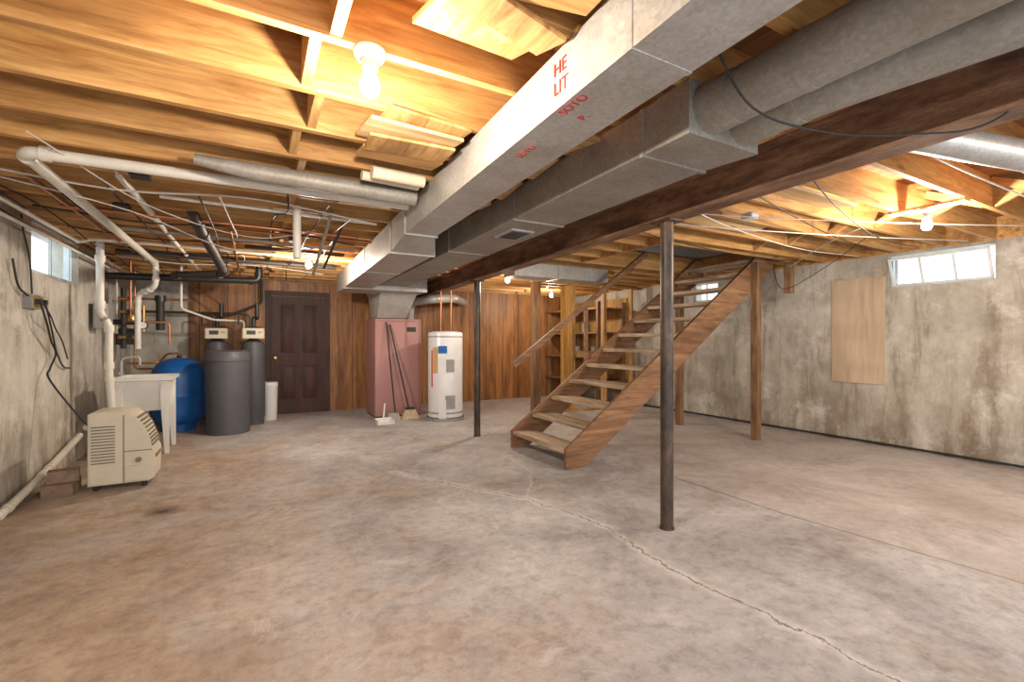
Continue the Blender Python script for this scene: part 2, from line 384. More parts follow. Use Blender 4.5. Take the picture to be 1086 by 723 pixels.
for i, y in enumerate(ys[:-1]):
    dx = .03 if i % 2 else -.03
    m.box(.20+dx, .24+dx, y+.019, y+JS-.019, ZJ+.01, ZS-.02, 'blocky')
    yr = y+.04
    if not (yr > OY0-.5 and yr < OY1):
        m.beamp((5.1, yr+.019, ZJ+.03), (5.1, yr+JS-.019, ZS-.03), .04, .06, 'blocky')
        m.beamp((5.16, yr+.019, ZS-.03), (5.16, yr+JS-.019, ZJ+.03), .04, .06, 'blocky')
m.obj('ceiling_joists')

# ------------------------------------------------------------------ steel beam + columns
m = MB(); bx = 2.395; bsh = lambda y: .046*y
m.prism([(bx-.075, 2.13), (bx+.075, 2.13), (bx+.075, 2.145), (bx+.006, 2.15), (bx+.006, 2.345), (bx+.075, 2.35), (bx+.075, ZJ), (bx-.075, ZJ), (bx-.075, 2.35), (bx-.006, 2.345), (bx-.006, 2.15), (bx-.075, 2.145)], YB, YF-.02, 'rust', bsh)
m.obj('steel_beam')
def column(y):
    x = bx+bsh(y)
    m = MB(); m.lathe([(.044, .012), (.044, 2.118)], (x, y, 0), 'col', 24)
    m.lathe([(.05, .0), (.05, .012)], (x, y, 0), 'col').box(x-.07, x+.07, y-.09, y+.09, 2.118, 2.13, 'col')
    for sy in (-.07, .07): m.lathe([(.009, 2.105), (.009, 2.12)], (x, y+sy, 0), 'iron', 8)
    m.obj('steel_support_column')
column(2.28); column(5.76)

# ------------------------------------------------------------------ ducts
m = MB()
dl = lambda y: .925+.031*y
def duct(y0, y1, w, z0, z1, w1=None, z01=None, k='galv'):
    w1 = w1 or w; z01 = z0 if z01 is None else z01
    m.hexa([(dl(y0), y0, z0), (dl(y0)+w, y0, z0), (dl(y1)+w1, y1, z01), (dl(y1), y1, z01)], [(dl(y0), y0, z1), (dl(y0)+w, y0, z1), (dl(y1)+w1, y1, z1), (dl(y1), y1, z1)], k)
def ring(y, w, z0, z1, t=.006, wd=.02):
    m.hexa([(dl(y)-t, y, z0-t), (dl(y)+w+t, y, z0-t), (dl(y)+w+t, y+wd, z0-t), (dl(y)-t, y+wd, z0-t)], [(dl(y)-t, y, z1), (dl(y)+w+t, y, z1), (dl(y)+w+t, y+wd, z1), (dl(y)-t, y+wd, z1)], 'galv')
duct(YB, 3.6, .25, 2.15, 2.36); duct(3.6, 4.1, .25, 2.15, 2.36, .40, 2.09); duct(4.1, 7.15, .40, 2.09, 2.36)
ring(1.0, .25, 2.15, 2.36, .003)
ring(3.58, .255, 2.15, 2.36, .012); ring(4.1, .40, 2.09, 2.36, .012); ring(5.4, .40, 2.09, 2.36)
m.box(1.15, 2.42, 7.15, 7.85, 2.08, 2.36, 'galv')
m.hexa([(1.80, 7.9, 1.69), (2.30, 7.9, 1.69), (2.30, 8.4, 1.69), (1.80, 8.4, 1.69)], [(1.76, 7.5, 2.08), (2.36, 7.5, 2.08), (2.36, 8.4, 2.08), (1.76, 8.4, 2.08)], 'galv')
m.box(1.74, 2.40, 7.85, 8.42, 2.08, 2.36, 'galv')
md = m.obj('main_air_duct')
def text(body, mat4, size, parent):
    c = bpy.data.curves.new('stencil_text', 'FONT'); c.body = body; c.size = size; c.extrude = .0006
    o = bpy.data.objects.new('stencil_text', c); COL.objects.link(o); bpy.context.view_layer.update()
    me = bpy.data.meshes.new_from_object(o.evaluated_get(bpy.context.evaluated_depsgraph_get()))
    bpy.data.objects.remove(o); o = bpy.data.objects.new('stencil_text', me); COL.objects.link(o)
    me.materials.clear(); me.materials.append(M['red']); o.matrix_world = mat4; o.parent = parent
def fr(x, y, z, ex, ey):
    ex = Vector(ex); ey = Vector(ey); ez = ex.cross(ey)
    mt = Matrix((ex, ey, ez)).transposed().to_4x4(); mt.translation = (x, y, z); return mt
text('HE\nLIT', fr(dl(1.38)-.003, 1.42, 2.27, (0, -1, 0), (0, 0, 1)), .07, md)
text('SOTO', fr(dl(1.4)+.05, 1.42, 2.148, (0, -1, 0), (-1, 0, 0)), .055, md)
text('P.', fr(dl(1.4)+.14, 1.42, 2.148, (0, -1, 0), (-1, 0, 0)), .055, md)
text('SOTO', fr(dl(1.8)+.10, 1.85, 2.148, (0, -1, 0), (-1, 0, 0)), .05, md)

m = MB(); bs = lambda y: .02*(y-1.3)
m.box(1.55, 1.96, 1.55, 7.15, 2.15, 2.36, 'galvd', bs)
m.hexa([(1.53, 1.28, 2.14), (1.98, 1.28, 2.14), (1.965, 1.55, 2.15), (1.555, 1.55, 2.15)], [(1.53, 1.28, 2.362), (1.98, 1.28, 2.362), (1.965, 1.55, 2.36), (1.555, 1.55, 2.36)], 'galvd')
for y in (1.55, 2.8, 4.1, 5.4, 6.6): m.box(1.54, 1.97, y, y+.022, 2.14, 2.36, 'galvd', bs)
m.box(1.66, 1.86, 3.05, 3.35, 2.138, 2.15, 'galv', bs)
for i in range(7): m.box(1.68, 1.84, 3.08+i*.037, 3.09+i*.037, 2.132, 2.139, 'iron', bs)
for cx, cz, r, yend in ((1.655, 2.262, .10, YB), (1.87, 2.25, .092, .95)):
    m.tube([(cx, 1.29, cz), (cx, 1.15, cz)], r+.004, 'galvd', 28)
    if yend > 0: pts = fillet([(cx, 1.2, cz), (cx, .93, cz), (2.0, .4, cz+.02), (2.1, YB, cz+.02)], .2, 8)
    else: pts = [(cx, 1.2, cz), (cx, yend, cz)]
    m.tube(pts, r, 'galvd', 28)
for y in (.9, .3, -.4): m.tube([(1.655, y, 2.262), (1.655, y-.03, 2.262)], .103, 'galvd', 28)
m.tube([(1.87, 1.05, 2.25), (1.87, 1.02, 2.25)], .096, 'galvd', 28)
m.obj('branch_air_duct')
MB().box(3.0, 4.6, 5.32, 5.62, 2.17, 2.355, 'galv').box(3.7, 3.72, 5.31, 5.63, 2.16, 2.36, 'galv').obj('cross_air_duct')
MB().tube([(2.75, 1.0, 2.285), (4.3, .65, 2.27), (6.7, .2, 2.27)], .075, 'galv', 24).obj('round_air_duct')
MB().tube([(-.3, 3.16, 2.33), (0, 3.16, 2.308), (.98, 3.16, 2.303)], [.03, .052, .058], 'galvd', 20).obj('flexible_vent_duct')

# ------------------------------------------------------------------ stairs
e = empty('staircase')
def stringer(y0, y1):
    return MB().prism([(2.74, 0), (2.98, 0), (6.21, 2.30), (6.21, 2.58), (6.07, 2.58), (2.74, .205)], y0, y1, 'stair')
stringer(3.80, 3.84).obj('stringer_near', e); stringer(4.92, 4.96).obj('stringer_far', e)
m = MB()
for i in range(12):
    z = .2*(i+1); x = 2.75+.28*i
    m.box(x, x+.27, 3.84, 4.92, z-.042, z, 'tread')
    for y in (3.84, 4.88): m.box(x+.03, x+.24, y, y+.04, z-.09, z-.042, 'stair')
m.obj('treads', e)
m = MB(); m.beamp((2.80, 4.99, 1.0), (5.05, 4.99, 2.59), .04, .07, 'stair'); m.obj('handrail', e)
MB().box(3.90, 3.94, 4.96, 5.01, .75, 1.76, 'stair').obj('rail_baluster', e)
MB().box(5.72, 5.81, 3.71, 3.80, 0, 2.33, 'postw').box(5.72, 5.81, 4.96, 5.05, 0, 2.33, 'postw').obj('stair_support_posts', e)
MB().box(6.28, 6.37, 3.60, 3.69, 1.95, ZJ, 'postw').obj('hanging_wood_block')

m = MB()
m.box(4.22, 4.36, 6.80, 6.92, 0, ZJ-.04, 'postw')
for x in (5.06, 5.80, 6.5): m.box(x, x+.07 if x < 6 else x+.04, 6.83, 6.92, .04, ZJ-.04, 'stud')
m.box(5.0, XR, 6.83, 6.92, 0, .04, 'stud').box(4.2, XR, 6.83, 6.92, ZJ-.04, ZJ, 'stud')
m.box(5.06, 5.87, 6.80, 6.83, 1.0, 1.12, 'stud')
m.box(5.06, 5.13, 6.92, 7.20, .04, ZJ-.04, 'yellow')
m.obj('stud_partition')
m = MB()
for y in (7.3, 9.1):
    for x in (6.05, 6.7): m.box(x-.03, x+.06, y-.03, y+.03, 0, 2.1, 'postw')
for z in (.45, .95, 1.45, 1.95): m.box(6.0, 6.78, 7.25, 9.15, z, z+.03, 'postw')
m.box(6.76, 6.79, 7.25, 9.15, .2, 2.2, 'stud')
for y, z in ((7.6, .48), (7.9, .48), (8.3, .98), (7.7, .98), (8.0, 1.48)):
    m.lathe([(.085, 0), (.088, .01), (.085, .02), (.085, .18), (.09, .19), (.088, .2), (.07, .2), (.07, .19)], (6.3, y, z), 'grey', 20)
m.obj('storage_shelf')

# ------------------------------------------------------------------ door
e = empty('door_1'); dx0, dx1 = .25, 1.13; YP = YF-.021
m = MB()
m.box(dx0-.09, dx0, YP-.025, YP, 0, 2.10, 'door').box(dx1, dx1+.09, YP-.025, YP, 0, 2.10, 'door').box(dx0-.09, dx1+.09, YP-.025, YP, 2.10, 2.19, 'door').obj('door_casing', e)
m = MB(); ya, yb = YP-.04, YP
for a, b_ in ((0, .12), (.40, .48), (.76, .88)): m.box(dx0+a, dx0+b_, ya, yb, .01, 2.09, 'door')
for z0, z1 in ((.01, .24), (.86, 1.06), (1.98, 2.09)):
    m.box(dx0+.12, dx0+.40, ya, yb, z0, z1, 'door'); m.box(dx0+.48, dx0+.76, ya, yb, z0, z1, 'door')
for xa in (.12, .48):
    for z0, z1 in ((.24, .86), (1.06, 1.98)):
        m.box(dx0+xa, dx0+xa+.28, ya+.025, yb, z0, z1, 'door')
        m.hexa([(dx0+xa+.03, ya+.025, z0+.03), (dx0+xa+.25, ya+.025, z0+.03), (dx0+xa+.25, ya+.025, z1-.03), (dx0+xa+.03, ya+.025, z1-.03)][::-1],
               [(dx0+xa+.06, ya+.01, z0+.06), (dx0+xa+.22, ya+.01, z0+.06), (dx0+xa+.22, ya+.01, z1-.06), (dx0+xa+.06, ya+.01, z1-.06)][::-1], 'door')
m.obj('door_leaf', e)
MB().tube([(dx0+.06, ya, 1.0), (dx0+.06, ya-.03, 1.0), (dx0+.06, ya-.035, 1.0), (dx0+.06, ya-.06, 1.0), (dx0+.06, ya-.065, 1.0)], [.012, .012, .028, .028, .015], 'brass', 16).obj('door_knob', e)
MB().tube([(3.75, YF-.02, 1.35), (3.75, YF-.06, 1.35)], .06, 'cream', 24).obj('wall_thermostat')

# ------------------------------------------------------------------ windows
def window(name, xw, side, y0, y1, z0, z1, tilt, nm):
    e = empty(name); m = MB(); xo = xw+side*.07
    t = .02
    a, b_ = sorted((xo, xo+side*.05))
    m.box(a, b_, y0, y1, z0, z0+t, 'vinyl').box(a, b_, y0, y1, z1-t, z1, 'vinyl').box(a, b_, y0, y0+t, z0+t, z1-t, 'vinyl').box(a, b_, y1-t, y1, z0+t, z1-t, 'vinyl')
    m.obj('window_frame', e)
    m = MB(); H = z1-z0-2*t
    up = Vector((-side*math.sin(tilt), 0, math.cos(tilt))); nn = Vector((side*math.cos(tilt), 0, math.sin(tilt)))
    base = Vector((xo-side*.005, 0, z0+t))
    def bar(ya, yb, h0, h1, th, k):
        q = [base+Vector((0, y, 0))+up*h for y, h in ((ya, h0), (yb, h0), (yb, h1), (ya, h1))]
        m.hexa(q, [p-nn*th for p in q], k)
    ya, yb = y0+t+.005, y1-t-.005
    bar(ya, yb, 0, .025, .02, 'vinyl'); bar(ya, yb, H-.025, H, .02, 'vinyl'); bar(ya, ya+.025, .025, H-.025, .02, 'vinyl'); bar(yb-.025, yb, .025, H-.025, .02, 'vinyl')
    for i in range(1, nm):
        c = ya+(yb-ya)*i/nm; bar(c-.01, c+.01, .025, H-.025, .02, 'vinyl')
    m.obj('window_sash', e)
    m = MB(); bar(ya+.025, yb-.025, .025, H-.025, .004, 'glass'); m.obj('window_glass', e)
window('window_1', XR, 1, 1.77, 2.71, 1.95, 2.34, math.radians(22), 3)
window('window_2', XR, 1, 5.09, 5.62, 1.97, 2.32, 0, 2)
window('window_3', XL, -1, 5.55, 6.78, 1.90, 2.35, 0, 2)

MB().box(XR-.017, XR-.002, 2.74, 3.34, .76, 2.10, 'ply').obj('wall_patch_panel')
MB().tube([(XR-.02, YB, .03), (XR-.02, 7.0, .03)], .013, 'cord', 8).obj('trim_1')

# ------------------------------------------------------------------ water heater
e = empty('water_heater'); c = (2.78, 7.28, 0)
m = MB()
m.lathe([(.27, .05), (.285, .06), (.285, 1.42), (.275, 1.44), (.20, 1.46), (.05, 1.465)], c, 'white', 40)
m.lathe([(.287, .12), (.289, .125), (.289, .14), (.287, .145)], c, 'grey', 40)
m.lathe([(.287, 1.36), (.289, 1.365), (.289, 1.375), (.287, 1.38)], c, 'grey', 40)
m.lathe([(.31, 0), (.31, .05), (.30, .05), (.30, .02)], c, 'grey', 40)
m.obj('tank_body', e)
m = MB()
def radial(ang, r, z0, z1, w, k, t=.02):
    a = math.radians(ang); d = Vector((math.cos(a), math.sin(a), 0)); s_ = Vector((-d.y, d.x, 0)); p = Vector(c)+d*r
    q = [p-s_*w/2, p+s_*w/2, p+s_*w/2+d*t, p-s_*w/2+d*t]
    m.hexa([v+Vector((0, 0, z0)) for v in q], [v+Vector((0, 0, z1)) for v in q], k)
radial(-145, .272, .78, 1.2, .09, 'tan'); radial(-95, .265, .2, .42, .16, 'grey', .025); radial(-95, .265, .80, 1.0, .13, 'grey', .025); radial(-120, .27, .05, .35, .12, 'white', .03)
radial(-160, .275, .55, 1.15, .03, 'red', .012); radial(-120, .275, 1.10, 1.22, .14, 'blue', .012)
m.obj('panels_and_labels', e)
m = MB()
m.tube(fillet([(2.70, 7.28, 1.46), (2.70, 7.28, 2.30), (2.70, 8.6, 2.30)], .05), .012, 'copper', 10)
m.tube(fillet([(2.88, 7.28, 1.46), (2.88, 7.28, 2.25), (2.88, 8.6, 2.25)], .05), .012, 'copper', 10)
m.obj('water_pipes', e)
# ------------------------------------------------------------------ furnace
e = empty('furnace')
m = MB()
m.rbox(1.76, 2.56, 7.88, 8.6, .03, 1.68, 'pink', .012).box(1.78, 2.54, 7.92, 8.58, 0, .03, 'iron')
m.box(1.76, 2.56, 7.875, 7.88, 1.64, 1.645, 'iron').box(2.52, 2.524, 7.874, 7.88, .05, 1.64, 'iron')
m.box(2.30, 2.46, 7.874, 7.88, 1.46, 1.54, 'iron')
m.obj('cabinet', e)
m = MB()
m.tube(fillet([(2.46, 8.25, 1.68), (2.46, 8.2, 2.0), (2.66, 7.6, 2.02), (3.1, 7.7, 2.06), (3.9, 9.1, 2.12)], .14, 8), .075, 'galv', 24)
m.obj('flue_pipe', e)
m = MB()
m.tube([(2.26, 7.62, .16), (2.00, 7.86, 1.58)], .013, 'iron', 10)
m.hexa([(2.12, 7.56, 0), (2.44, 7.56, 0), (2.44, 7.66, 0), (2.12, 7.66, 0)], [(2.20, 7.59, .15), (2.36, 7.59, .15), (2.36, 7.64, .15), (2.20, 7.64, .15)], 'bristle')
m.box(2.21, 2.35, 7.59, 7.64, .15, .19, 'iron'); m.obj('push_broom')
m = MB()
m.tube([(2.02, 7.58, .12), (1.94, 7.86, 1.62)], .013, 'iron', 10)
m.hexa([(1.82, 7.48, 0), (2.10, 7.48, 0), (2.10, 7.58, 0), (1.82, 7.58, 0)], [(1.90, 7.54, .12), (2.06, 7.54, .12), (2.06, 7.60, .12), (1.90, 7.60, .12)], 'grey')
m.obj('floor_squeegee')
m = MB()
m.box(1.66, 1.92, 7.24, 7.44, 0, .012, 'sink').box(1.66, 1.675, 7.24, 7.44, .012, .06, 'sink').box(1.905, 1.92, 7.24, 7.44, .012, .06, 'sink').box(1.66, 1.92, 7.425, 7.44, .012, .08, 'sink')
m.tube([(1.79, 7.43, .06), (1.82, 7.46, .3)], .014, 'sink', 10).obj('dustpan')

# ------------------------------------------------------------------ water treatment tanks
m = MB(); c = (-.97, 8.3, 0)
m.lathe([(.22, 0), (.22, .10)], c, 'blue', 36)
m.lathe([(.20, .09), (.27, .12), (.315, .19), (.335, .28), (.335, .49), (.340, .50), (.340, .53), (.335, .54), (.335, .80), (.31, .90), (.25, .99), (.15, 1.04), (.04, 1.055)], c, 'blue', 40)
m.lathe([(.03, 1.04), (.03, 1.09)], c, 'iron', 12)
m.obj('blue_pressure_tank')
m = MB(); r, h = .285, 1.17
m.lathe([(r*.94, 0), (r*.95, .02), (r, h-.16), (r*1.03, h-.15), (r*1.03, h-.09), (r*1.01, h-.08), (r*.98, h-.02), (r*.7, h)], (-.33, 7.72, 0), 'tank', 40)
m.obj('brine_tank')
def softener(c, name='water_softener'):
    e = empty(name); m = MB()
    m.lathe([(.15, 0), (.15, .1), (.165, .12), (.165, 1.18), (.14, 1.28), (.06, 1.33)], c, 'tank', 32); m.obj('resin_tank', e)
    m = MB(); x, y, _ = c
    m.lathe([(.06, 1.30), (.06, 1.38)], c, 'black', 16)
    m.rbox(x-.13, x+.13, y-.16, y+.12, 1.37, 1.52, 'black', .03)
    m.rbox(x-.15, x+.15, y-.20, y-.14, 1.34, 1.50, 'cream', .015)
    m.box(x-.09, x+.03, y-.206, y-.2, 1.40, 1.46, 'black').box(x+.06, x+.12, y-.206, y-.2, 1.42, 1.45, 'tan')
    m.tube(fillet([(x, y, 1.5), (x, y, 1.66), (x+.05, y+.1, 1.66), (x+.05, y+.1, 1.9)], .03), .03, 'black', 12)
    m.tube(fillet([(x-.05, y, 1.5), (x-.05, y, 1.70), (x-.20, y, 1.72), (x-.20, y, 1.55)], .05), .015, 'black', 10)
    m.obj('control_head', e)
softener((-.52, 8.62, 0)); softener((-.02, 8.32, 0))
MB().lathe([(.10, 0), (.105, .01), (.115, .55), (.12, .56), (.12, .60), (.11, .62), (.09, .625)], (.22, 8.62, 0), 'white', 28).obj('white_canister')

# ------------------------------------------------------------------ utility sink
e = empty('utility_sink'); m = MB()
x0, x1, y0, y1 = -1.40, -.84, 6.58, 7.20
def rect(i, z): return [(x0+i, y0+i, z), (x1-i, y0+i, z), (x1-i, y1-i, z), (x0+i, y1-i, z)]
rings = [rect(.09, .50), rect(.035, .84), rect(0, .85), rect(0, .89), rect(.045, .89), rect(.065, .86), rect(.115, .56)]
vs = sum(rings, []); fs = [(3, 2, 1, 0), (24, 25, 26, 27)]
for q in range(6):
    for i in range(4): j = (i+1) % 4; fs.append((q*4+i, q*4+j, q*4+4+j, q*4+4+i))
m.add(vs, fs, 'sink'); m.obj('basin', e)
m = MB()
for lx, ly, sx, sy in ((x0+.07, y0+.07, -1, -1), (x1-.07, y0+.07, 1, -1), (x1-.07, y1-.07, 1, 1), (x0+.07, y1-.07, -1, 1)):
    a = .04; b_ = .020
    px, py = lx+sx*.02, ly+sy*.02
    m.hexa([(px-b_, py-b_, 0), (px+b_, py-b_, 0), (px+b_, py+b_, 0), (px-b_, py+b_, 0)],
           [(lx-a, ly-a, .62), (lx+a, ly-a, .62), (lx+a, ly+a, .62), (lx-a, ly+a, .62)], 'sink')
    m.box(lx-a, lx+a, ly-a, ly+a, .62, .85, 'sink')
m.obj('legs', e)
m = MB(); m.tube(fillet([(-1.35, 6.87, .89), (-1.35, 6.87, 1.10), (-1.18, 6.87, 1.12), (-1.18, 6.87, 1.02)], .05), .013, 'galv', 10)
m.tube([(-1.35, 6.78, .93), (-1.35, 6.96, .93)], .015, 'galv', 10); m.tube(fillet([(-1.12, 6.87, .55), (-1.12, 6.87, .38), (-1.4, 6.87, .36), (-1.62, 6.87, .36)], .05), .022, 'pvc', 12)
m.obj('faucet_and_trap', e)

# ------------------------------------------------------------------ dehumidifier
e = empty('dehumidifier'); ya, yb = 5.20, 5.60; m = MB()
prof = [(-1.25, .05), (-.83, .05), (-.80, .07), (-.795, .30), (-.81, .33), (-.825, .42), (-.865, .54), (-.92, .62), (-.97, .665), (-1.03, .68), (-1.23, .68), (-1.25, .665)]
inner = [(x+(.012 if x < -1.05 else -.012), z+(.012 if z < .3 else -.012)) for x, z in prof]
m.prism(prof, ya+.015, yb-.015, 'cream')
m.prism(inner, ya, yb, 'cream'); m.obj('body', e)
m = MB()
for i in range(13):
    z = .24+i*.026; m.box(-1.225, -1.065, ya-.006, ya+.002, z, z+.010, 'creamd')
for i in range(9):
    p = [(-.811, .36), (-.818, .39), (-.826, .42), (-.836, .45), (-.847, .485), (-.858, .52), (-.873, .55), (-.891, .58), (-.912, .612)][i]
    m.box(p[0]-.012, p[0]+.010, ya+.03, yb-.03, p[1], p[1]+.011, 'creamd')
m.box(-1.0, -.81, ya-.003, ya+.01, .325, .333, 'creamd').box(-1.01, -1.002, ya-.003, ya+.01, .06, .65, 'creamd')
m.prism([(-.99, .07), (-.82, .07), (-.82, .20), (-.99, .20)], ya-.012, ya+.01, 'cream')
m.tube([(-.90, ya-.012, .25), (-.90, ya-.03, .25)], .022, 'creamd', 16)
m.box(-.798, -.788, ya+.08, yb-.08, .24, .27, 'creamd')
for x in (-1.20, -.87):
    for y in (ya+.05, yb-.05): m.tube([(x, y-.012, .025), (x, y+.012, .025)], .025, 'black', 12); m.box(x-.01, x+.01, y-.01, y+.01, .03, .06, 'black')
m.obj('grilles_and_casters', e)

m = MB()
for (x, y, z, r) in ((-1.44, 5.26, 0, 0), (-1.45, 5.42, 0, .1), (-1.43, 5.33, .10, .2)):
    m.obox((x, y, z+.05), .20, .12, .098, Matrix.Rotation(r, 3, 'Z'), 'brick')
m.obj('brick_stack')

# ------------------------------------------------------------------ plumbing
PL = empty('plumbing_pipes')
def pipe(name, pts, r, k, rad=.06, joints=True):
    m = MB(); m.tube(fillet(pts, rad), r, k, 16)
    if joints:
        P = [Vector(p) for p in pts]
        for i in range(1, len(P)-1):
            for q in (P[i-1], P[i+1]):
                d = (q-P[i]).normalized()
                if (q-P[i]).length > rad*2.2: m.tube([P[i]+d*rad*.9, P[i]+d*(rad*.9+r*1.2)], r*1.22, k, 16)
    return m.obj(name, PL)
pipe('pvc_drain_pipe', [(1.0, 3.40, 2.31), (-1.09, 3.41, 2.31), (-1.09, 7.27, 2.28), (-1.09, 7.27, 1.98), (-1.3, 7.45, 1.9), (-1.3, 7.45, 1.2)], .033, 'pvc', .09)
pipe('pvc_sink_pipe', [(-1.45, 6.48, 2.36), (-1.45, 6.48, 1.60), (-1.38, 6.50, 1.48), (-1.38, 6.50, .95), (-1.36, 6.52, .50), (-1.60, 6.6, .36)], .036, 'pvc', .05)
m = MB()
for z, x in ((2.15, -1.45), (1.66, -1.45), (1.40, -1.38), (1.0, -1.38)): m.lathe([(.046, z), (.046, z+.07)], (x, 6.48 if x < -1.4 else 6.50, 0), 'pvc', 18)
m.obj('pvc_couplings', PL)
pipe('pvc_floor_pipe', [(-1.62, 3.5, .035), (-1.62, 4.8, .035), (-1.62, 5.6, .14), (-1.62, 6.5, .30)], .03, 'pvc')
pipe('pvc_water_pipe', [(-1.55, 4.2, 2.30), (-1.55, 6.2, 2.30), (-1.45, 6.2, 2.34), (2.0, 6.25, 2.34)], .018, 'pvc', .05)
pipe('pvc_water_pipe', [(-1.60, 4.2, 2.22), (-1.60, 7.9, 2.22), (-1.60, 7.9, 1.4)], .014, 'pvc', .05)
pipe('copper_water_pipe', [(-1.64, 4.2, 2.27), (-1.64, 8.6, 2.27), (-.9, 8.75, 2.2), (-.5, 8.7, 1.9)], .013, 'copper')
pipe('copper_water_pipe', [(-1.5, 8.4, 2.34), (-1.5, 8.4, .9), (-1.3, 8.4, .9)], .015, 'copper')
pipe('copper_water_pipe', [(-1.40, 7.6, 2.34), (-1.40, 7.6, 1.55), (-1.0, 7.65, 1.55), (-1.0, 7.65, 1.25)], .014, 'copper')
pipe('copper_water_pipe', [(-1.5, 7.9, 1.0), (-1.15, 7.9, 1.0), (-1.1, 8.2, 1.12), (-.97, 8.3, 1.12), (-.97, 8.3, 1.05)], .014, 'copper')
pipe('copper_water_pipe', [(1.1, 5.0, 2.34), (-.2, 5.0, 2.33), (-.2, 8.9, 2.33)], .012, 'copper')
pipe('pvc_vent_pipe', [(.29, 4.0, 2.36), (.29, 4.0, 1.95)], .03, 'pvc')
pipe('conduit_pipe', [(.55, 4.0, 2.36), (.50, 4.9, 1.95)], .014, 'galvd', joints=False)
pipe('conduit_pipe', [(.70, 4.4, 2.36), (.62, 5.1, 2.05)], .012, 'iron', joints=False)
pipe('black_drain_pipe', [(-1.65, 7.55, 2.12), (.05, 7.55, 2.16), (.05, 7.55, 2.36)], .045, 'black', .08)
pipe('iron_drain_pipe', [(-.45, 4.6, 2.36), (-.42, 4.9, 2.28), (-.30, 6.3, 2.08), (-.9, 7.2, 2.14), (-.9, 7.5, 2.14)], .042, 'iron', .1)
pipe('branch_water_pipe', [(-.6, 4.15, 2.345), (.95, 4.2, 2.345)], .014, 'pvc', joints=False)
pipe('branch_water_pipe', [(-1.2, 5.45, 2.34), (1.0, 5.5, 2.33)], .022, 'galvd', joints=False)
pipe('branch_water_pipe', [(-.1, 5.9, 2.345), (.95, 5.9, 2.345)], .02, 'iron', joints=False)
pipe('branch_water_pipe', [(-1.3, 4.75, 2.33), (.9, 4.78, 2.33)], .016, 'copper', joints=False)
pipe('branch_water_pipe', [(-1.4, 6.85, 2.33), (1.0, 6.9, 2.33)], .03, 'iron', joints=False)
pipe('branch_water_pipe', [(-1.25, 3.95, 2.34), (-1.22, 8.0, 2.34)], .015, 'copper', joints=False)
pipe('branch_water_pipe', [(-.75, 3.75, 2.34), (-.72, 8.0, 2.34)], .018, 'pvc', joints=False)
pipe('pvc_softener_pipe', [(-.9, 7.9, 2.34), (-.9, 7.9, 1.75), (-.55, 8.3, 1.62), (-.15, 8.5, 1.62), (-.15, 8.5, 1.5)], .016, 'pvc')
pipe('gas_pipe', [(-1.55, 8.9, 1.75), (-.3, 8.95, 1.75), (.1, 8.95, 1.95), (.1, 8.95, 2.34)], .02, 'iron')
m = MB()
m.tube([(-1.66, 7.85, 1.55), (-1.30, 7.85, 1.55)], .035, 'iron', 14); m.lathe([(.06, 0), (.08, .02), (.08, .09), (.06, .12), (.02, .13)], (-1.45, 7.85, 1.55), 'brass', 20)
m.tube([(-1.5, 7.75, 2.0), (-1.5, 7.75, 1.2)], .03, 'iron', 14)
for z in (1.85, 1.68, 1.35): m.tube([(-1.55, 7.72, z), (-1.38, 7.72, z)], .026, 'brass', 12); m.tube([(-1.42, 7.70, z), (-1.42, 7.60, z)], .01, 'iron', 8); m.tube([(-1.42, 7.61, z), (-1.42, 7.60, z)], .03, 'red' if z > 1.8 else 'iron', 14)
m.rbox(-1.62, -1.38, 7.92, 8.1, 1.25, 1.47, 'iron', .02)
m.tube([(-1.25, 7.5, 1.50), (-1.25, 7.44, 1.50)], .05, 'black', 20); m.tube([(-1.25, 7.44, 1.50), (-1.25, 7.436, 1.50)], .042, 'white', 20)
m.tube([(-1.25, 7.5, 1.42), (-1.25, 7.5, 1.75)], .016, 'brass', 10)
m.rbox(-1.66, -1.52, 7.1, 7.35, 1.45, 1.75, 'grey', .015)
m.tube([(-1.15, 8.0, 1.45), (-1.15, 8.0, 1.85)], .05, 'iron', 18); m.tube([(-1.15, 8.0, 1.85), (-1.15, 8.0, 1.93)], .065, 'black', 18)
m.tube([(-1.5, 8.0, 1.88), (-.8, 8.0, 1.88)], .016, 'copper', 10)
m.obj('water_meter_manifold', PL)

e = empty('outlet_box')
m = MB(); m.box(XL, XL+.055, 5.38, 5.62, 1.58, 1.70, 'grey').box(XL+.055, XL+.062, 5.40, 5.49, 1.59, 1.69, 'brass').box(XL+.055, XL+.062, 5.51, 5.60, 1.59, 1.69, 'brass')
m.box(XL+.062, XL+.1, 5.42, 5.47, 1.62, 1.66, 'black').box(XL+.062, XL+.1, 5.53, 5.58, 1.62, 1.66, 'black'); m.obj('box', e)
m = MB()
m.tube(catmull([(XL+.09, 5.45, 1.62), (XL+.10, 5.55, 1.45), (XL+.07, 5.75, 1.30), (XL+.06, 5.9, 1.18), (XL+.05, 5.8, 1.05), (XL+.08, 5.68, .95), (-1.40, 5.62, .6), (-1.26, 5.56, .45)]), .008, 'cord', 8)
m.tube(catmull([(XL+.09, 5.56, 1.62), (XL+.10, 5.66, 1.40), (XL+.05, 5.95, 1.20), (XL+.03, 6.2, 1.05), (XL+.03, 6.4, 1.02)]), .007, 'cord', 8)
m.tube(catmull([(XL+.09, 5.47, 1.64), (XL+.11, 5.60, 1.52), (XL+.07, 5.85, 1.42), (XL+.05, 6.1, 1.3), (XL+.05, 6.25, 1.12)]), .006, 'cord', 8)
m.tube(catmull([(XL+.02, 5.5, 1.70), (XL+.02, 5.45, 2.0), (XL+.03, 5.3, 2.2), (XL+.03, 5.25, 2.34)]), .007, 'cord', 8)
